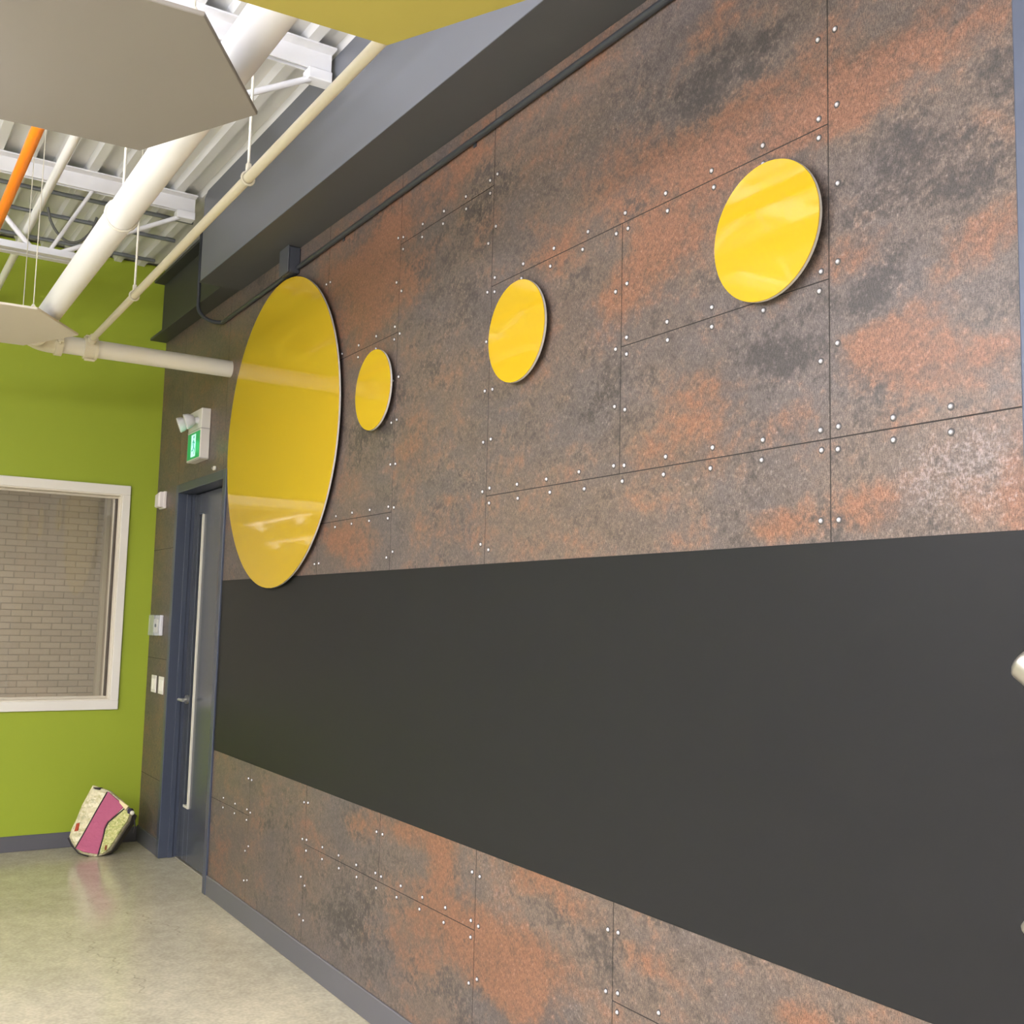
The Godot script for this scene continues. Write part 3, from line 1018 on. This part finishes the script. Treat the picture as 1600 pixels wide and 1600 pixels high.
# ---------------------------------------------------------------- small things on the walls
func fittings() -> void:
	# surface conduit and its box
	var black := paint("33363a", 0.35, 0.5)
	var o := thing("surface_conduit", "black conduit running along the rust wall under the bulkhead", "conduit", Vector3(3.5, 3.18, 0.014))
	var mb: MB
	for k in [[1.33, 2.396], [2.524, 6.236]]:
		part("pipe", rod(Vector3(k[0], 3.182, 0.013), Vector3(k[1], 3.182, 0.013), 0.0115, 12), black, o)
	mb = MB.new()
	var bend := [Vector3(1.20, 3.80, 0.125), Vector3(1.20, 3.30, 0.125)]
	for i in 8:
		var t := PI / 2 * (i + 1) / 8
		bend.append(Vector3(1.20 + 0.13 * (1 - cos(t)), 3.30 - 0.118 * sin(t), 0.125 - 0.112 * (1 - cos(t))))
	mb.tube(bend, 0.0115, 12)
	part("offset_bend", mb, black, o)
	for x in [3.05, 4.2, 5.35]:
		mb = MB.new()
		mb.box(Vector3(x - 0.01, 3.160, 0.0), Vector3(x + 0.01, 3.196, 0.004), 0.001)
		part("strap", mb, black, o)
	o = thing("junction_box", "black junction box on the conduit above the very large yellow disc", "box", Vector3(2.43, 3.17, 0))
	part("box", boxes([[Vector3(2.40, 3.155, 0.0), Vector3(2.52, 3.285, 0.06)]], 0.006), paint("3a3d44", 0.45), o)
	part("cover", boxes([[Vector3(2.397, 3.152, 0.06), Vector3(2.523, 3.288, 0.065)]], 0.002), paint("4a4c52", 0.4), o)
	# exit sign
	var shell := paint("d2cec6", 0.45)
	o = thing("exit_sign", "green lit exit sign with twin emergency lamps above the door", "sign", Vector3(1.03, 2.40, 0))
	part("housing", boxes([[Vector3(0.885, 2.400, 0.0), Vector3(1.157, 2.703, 0.056)]], 0.004), shell, o)
	for k in [[2.578, 2.584], [2.402, 2.406]]:
		part("seam_band", boxes([[Vector3(0.884, k[0], 0.004), Vector3(1.1585, k[1], 0.0572)]]), paint("a8a49e", 0.5), o)
	var lit := paint("1f9e5c", 0.4)
	lit.emission_enabled = true
	lit.emission = Color("18a85c")
	lit.emission_energy_multiplier = 0.22
	part("sign_face", boxes([[Vector3(0.90, 2.412, 0.056), Vector3(1.145, 2.570, 0.0585)]], 0.001), lit, o)
	var pale := paint("cfeff2", 0.4)
	pale.emission_enabled = true
	pale.emission = Color("b8f0f4")
	pale.emission_energy_multiplier = 0.45
	mb = MB.new()            # pictogram: a pale doorway with a running figure in front of it
	mb.box(Vector3(0.978, 2.424, 0.0585), Vector3(1.068, 2.558, 0.0592), 0.0002)
	part("pictogram", mb, pale, o)
	mb = MB.new()
	for k in [[1.026, 2.522, 1.034, 2.482, 0.009], [1.034, 2.484, 1.052, 2.464, 0.006], [1.051, 2.466, 1.046, 2.440, 0.006], [1.034, 2.482, 1.016, 2.464, 0.006], [1.017, 2.464, 0.996, 2.462, 0.005], [1.028, 2.518, 1.050, 2.504, 0.004], [1.026, 2.518, 1.006, 2.510, 0.004], [1.007, 2.511, 1.000, 2.494, 0.004]]:
		var a := Vector3(k[0], k[1], 0.0596)
		var b := Vector3(k[2], k[3], 0.0596)
		var d := (b - a).normalized()
		var s: Vector3 = Vector3(-d.y, d.x, 0) * k[4]
		mb.quad(a - s - d * 0.004, b - s + d * 0.004, b + s + d * 0.004, a + s - d * 0.004, Vector3.BACK)
	mb.cone(Vector3(1.030, 2.541, 0.0590), Vector3(1.030, 2.541, 0.0597), 0.010, 0.010, 16)
	part("running_figure", mb, paint("3f9fa8", 0.4), o)
	for x in [0.945, 1.09]:
		mb = MB.new()
		mb.cone(Vector3(x, 2.635, 0.056), Vector3(x, 2.635, 0.078), 0.020, 0.018, 14)
		mb.lathe([Vector2(0.0, 0.0), Vector2(0.026, 0.004), Vector2(0.042, 0.03), Vector2(0.046, 0.055), Vector2(0.044, 0.06), Vector2(0.0, 0.058)], Vector3(x, 2.640, 0.075), Vector3(-0.25, -0.35, 0.9).normalized(), 18)
		part("lamp_head", mb, paint("d9d8da", 0.35), o)
	var l := OmniLight3D.new()
	l.name = "light"
	l.light_color = Color("40e090")
	l.light_energy = 0.004
	l.light_size = 0.04
	l.shadow_enabled = true
	o.add_child(l)
	l.position = Vector3(-0.01, 0.09, 0.09)
	# strobe, pull station, switches, door contact
	o = thing("alarm_horn", "small white wall alarm by the green corner above the pull station", "alarm", Vector3(0.21, 2.18, 0))
	part("base", boxes([[Vector3(0.135, 2.178, 0.0), Vector3(0.255, 2.292, 0.020)]], 0.004), paint("ded6d4", 0.45), o)
	mb = MB.new()
	mb.prism(PackedVector2Array([Vector2(0.15, 2.186), Vector2(0.248, 2.186), Vector2(0.248, 2.286), Vector2(0.15, 2.275)]), 0.02, 0.052, false, 0.010)
	part("cover", mb, paint("e2dad8", 0.45), o)
	o = thing("pull_station", "white boxed wall control with a clear cover beside the door", "wall control", Vector3(0.28, 1.35, 0))
	part("base", boxes([[Vector3(0.215, 1.348, 0.0), Vector3(0.345, 1.480, 0.022)]], 0.004), paint("d8d6dc", 0.4), o)
	part("dial", boxes([[Vector3(0.245, 1.365, 0.022), Vector3(0.318, 1.455, 0.036)]], 0.005), paint("e9e4d6", 0.4), o)
	mb = MB.new()
	mb.cone(Vector3(0.30, 1.412, 0.036), Vector3(0.30, 1.412, 0.042), 0.012, 0.010, 12)
	part("key_switch", mb, paint("4a4a50", 0.4), o)
	mb = MB.new()
	for b in [[Vector3(0.215, 1.348, 0.022), Vector3(0.219, 1.480, 0.062)], [Vector3(0.341, 1.348, 0.022), Vector3(0.345, 1.480, 0.062)], [Vector3(0.219, 1.348, 0.022), Vector3(0.341, 1.352, 0.062)], [Vector3(0.219, 1.476, 0.022), Vector3(0.341, 1.480, 0.062)], [Vector3(0.219, 1.352, 0.058), Vector3(0.341, 1.476, 0.062)]]:
		mb.box(b[0], b[1], 0.001)
	var clear := StandardMaterial3D.new()
	clear.transparency = BaseMaterial3D.TRANSPARENCY_ALPHA
	clear.albedo_color = Color(0.9, 0.93, 0.95, 0.15)
	clear.roughness = 0.02
	part("clear_cover", mb, clear, o)
	var n := 0
	for x in [0.205, 0.385]:
		o = thing("light_switch", ["white switch plate under the pull station, the one by the green corner", "white switch plate under the pull station, the one by the door frame"][n], "switch", Vector3(x, 0.98, 0), "white switch plates")
		part("plate", boxes([[Vector3(x - 0.057, 0.980, 0.0), Vector3(x + 0.057, 1.090, 0.006)]], 0.002), paint("eeeae0", 0.4), o)
		for s in [-0.025, 0.025]:
			part("rocker", boxes([[Vector3(x + s - 0.018, 1.0, 0.006), Vector3(x + s + 0.018, 1.068, 0.010)]], 0.002), paint("f4f0e6", 0.35), o)
		n += 1
	o = thing("door_sensor", "tiny pale sensor on the rust wall just above the door head", "sensor", Vector3(1.30, 2.315, 0))
	part("body", boxes([[Vector3(1.285, 2.318, 0.0), Vector3(1.315, 2.342, 0.016)]], 0.004), paint("d6d2c4", 0.4), o)
	mb = MB.new()
	mb.lathe([Vector2(0.008, 0.0), Vector2(0.006, 0.006), Vector2(0.0, 0.008)], Vector3(1.30, 2.33, 0.016), Vector3.BACK, 12)
	part("lens", mb, paint("8c8a84", 0.2), o)


# ---------------------------------------------------------------- the bag
func bag() -> void:
	var at := Vector3(0.371, 0.0, 0.349)
	var o := thing("tote_bag", "slouching pink and cream floral tote bag on the floor by the green wall", "bag", at)
	var right := Vector3(0.545, 0, -0.838).normalized()
	var face := Vector3(0.838, 0, 0.545).normalized()
	var up := (Vector3.UP - face * 0.16).normalized()
	face = right.cross(up).normalized()
	var xf := Transform3D(Basis(right, up, face), at)
	var px := func(x: float, y: float) -> Vector2: return Vector2((x - 145.0) / 256.0, (1341.0 - y) / 254.0)
	var outline := PackedVector2Array()
	for k in [[129, 1233], [139, 1236], [156, 1241], [175, 1254], [196, 1271], [193, 1285], [187, 1295], [176, 1316], [168, 1330], [158, 1337], [145, 1340], [125, 1336], [113, 1327], [107, 1320], [102, 1311], [104, 1300], [110, 1284], [116, 1263]]:
		outline.append(px.call(k[0], k[1]))
	var cream := floral(41, ["f2ead0", "e6dcb4", "f6f0dc", "b8b07c", "efe6c8", "cfc49a", "8c9478"], 0.03, 5.0)
	var mb := MB.new()
	mb.xf = xf
	mb.prism(outline, -0.055, 0.0, true, 0.02)
	var back := PackedVector2Array()
	for p in outline:
		back.append(Vector2(p.x * 0.92 + 0.012, maxf(p.y * 0.9, 0.008)))
	var bk := MB.new()
	bk.xf = xf
	bk.prism(back, -0.13, -0.05, true)
	part("body", mb, cream, o)
	part("gusset", bk, paint("4c463c", 0.8), o)
	var pink := paint("b05e78", 0.8, 0.3)
	relief(pink, 0.02, 6.0, 3.0)
	var pieces := [["pink_panel", pink, [[157, 1242], [176, 1256], [184, 1265], [174, 1276], [162, 1287], [158, 1297], [157, 1310], [155, 1325], [153, 1336], [143, 1335], [129, 1333], [117, 1328], [128, 1303], [141, 1274]]],
		["floral_panel", floral(43, ["9a9a4e", "c8c27e", "e2dca4", "7c8a3a", "d8cf96", "ece4c0"], 0.045, 8.0), [[186, 1268], [196, 1273], [193, 1285], [186, 1296], [176, 1315], [168, 1328], [160, 1335], [156, 1335], [157, 1318], [160, 1300], [164, 1289], [176, 1278]]],
		["red_patch", paint("a03c1c", 0.8), [[113, 1291], [118, 1290], [117, 1302], [111, 1303]]],
		["red_patch", paint("8c2c1c", 0.8), [[162, 1322], [167, 1321], [166, 1330], [162, 1330]]],
		["cream_tab", paint("ead8a4", 0.8), [[176, 1253], [192, 1263], [188, 1269], [177, 1259]]]]
	for k in pieces:
		var poly := PackedVector2Array()
		for q in k[2]:
			poly.append(px.call(q[0], q[1]))
		mb = MB.new()
		mb.xf = xf
		mb.prism(poly, -0.004, 0.006, true, 0.003)
		part(k[0], mb, k[1], o)
	var cord := paint("241c1c", 0.7)
	for path in [[[156, 1242], [141, 1274], [128, 1303], [116, 1328]], [[186, 1267], [175, 1277], [163, 1288], [159, 1298], [158, 1312], [155, 1326], [153, 1338]], [[103, 1313], [110, 1324], [122, 1335], [138, 1340]]]:
		var pts := []
		for q in path:
			var t: Vector2 = px.call(q[0], q[1])
			pts.append(xf * Vector3(t.x, maxf(t.y, 0.006), 0.006))
		mb = MB.new()
		mb.tube(pts, 0.0035, 8)
		part("piping", mb, cord, o)
	mb = MB.new()       # zip ends and the loose strap
	var z0: Vector2 = px.call(137, 1239)
	mb.xf = xf
	mb.box(Vector3(z0.x - 0.024, z0.y - 0.004, -0.05), Vector3(z0.x + 0.024, z0.y + 0.012, -0.005), 0.004)
	part("zip_end", mb, cord, o)
	mb = MB.new()
	mb.xf = xf
	var z1: Vector2 = px.call(196, 1270)
	mb.box(Vector3(z1.x - 0.020, z1.y - 0.020, -0.03), Vector3(z1.x + 0.010, z1.y + 0.014, 0.012), 0.008)
	part("zip_end", mb, paint("2e2440", 0.7), o)
	mb = MB.new()
	mb.xf = xf
	mb.lathe([Vector2(0.0, 0.0), Vector2(0.011, 0.004), Vector2(0.014, 0.014), Vector2(0.009, 0.025), Vector2(0.0, 0.028)], Vector3(z1.x + 0.016, z1.y - 0.012, 0.002), Vector3.BACK, 14)
	part("bead", mb, paint("f0ead8", 0.4), o)
	var strap := []
	for q in [[196, 1274], [200, 1284], [202, 1294], [201, 1303]]:
		var t: Vector2 = px.call(q[0], q[1])
		strap.append(xf * Vector3(t.x, t.y, -0.04))
	mb = MB.new()
	mb.tube(strap, 0.004, 8)
	part("strap", mb, cord, o)


# ---------------------------------------------------------------- the steel frame at the edge of the picture
func steel_frame() -> void:
	var steel := paint("a8a49a", 0.34, 0.5, 0.8)
	var o := thing("steel_stand", "brushed steel stand whose two slanted tube ends poke in before the black board", "stand", Vector3(6.86, 0, 0.4))
	var axis := Vector3(0.80, -0.60, 0.0).normalized()
	for k in [[6.463, 1.455, 0.0265], [6.460, 1.105, 0.0155]]:
		var a := Vector3(k[0], k[1], 0.4)
		var b: Vector3 = a + axis * ((6.86 - k[0]) / axis.x)
		var mb := MB.new()
		mb.lathe([Vector2(0.0, -0.004), Vector2(k[2] * 0.8, -0.003), Vector2(k[2] * 0.96, 0.001), Vector2(k[2], 0.006), Vector2(k[2], (b - a).length())], a, axis, 24)
		part("slanted_tube", mb, steel, o)
	part("post", rod(Vector3(6.86, 0.02, 0.4), Vector3(6.86, 1.25, 0.4), 0.024, 20), steel, o)
	var base := MB.new()
	base.lathe([Vector2(0.18, 0.0), Vector2(0.18, 0.012), Vector2(0.16, 0.02), Vector2(0.0, 0.022)], Vector3(6.86, 0.0, 0.4), Vector3.UP, 32)
	part("base", base, steel, o)
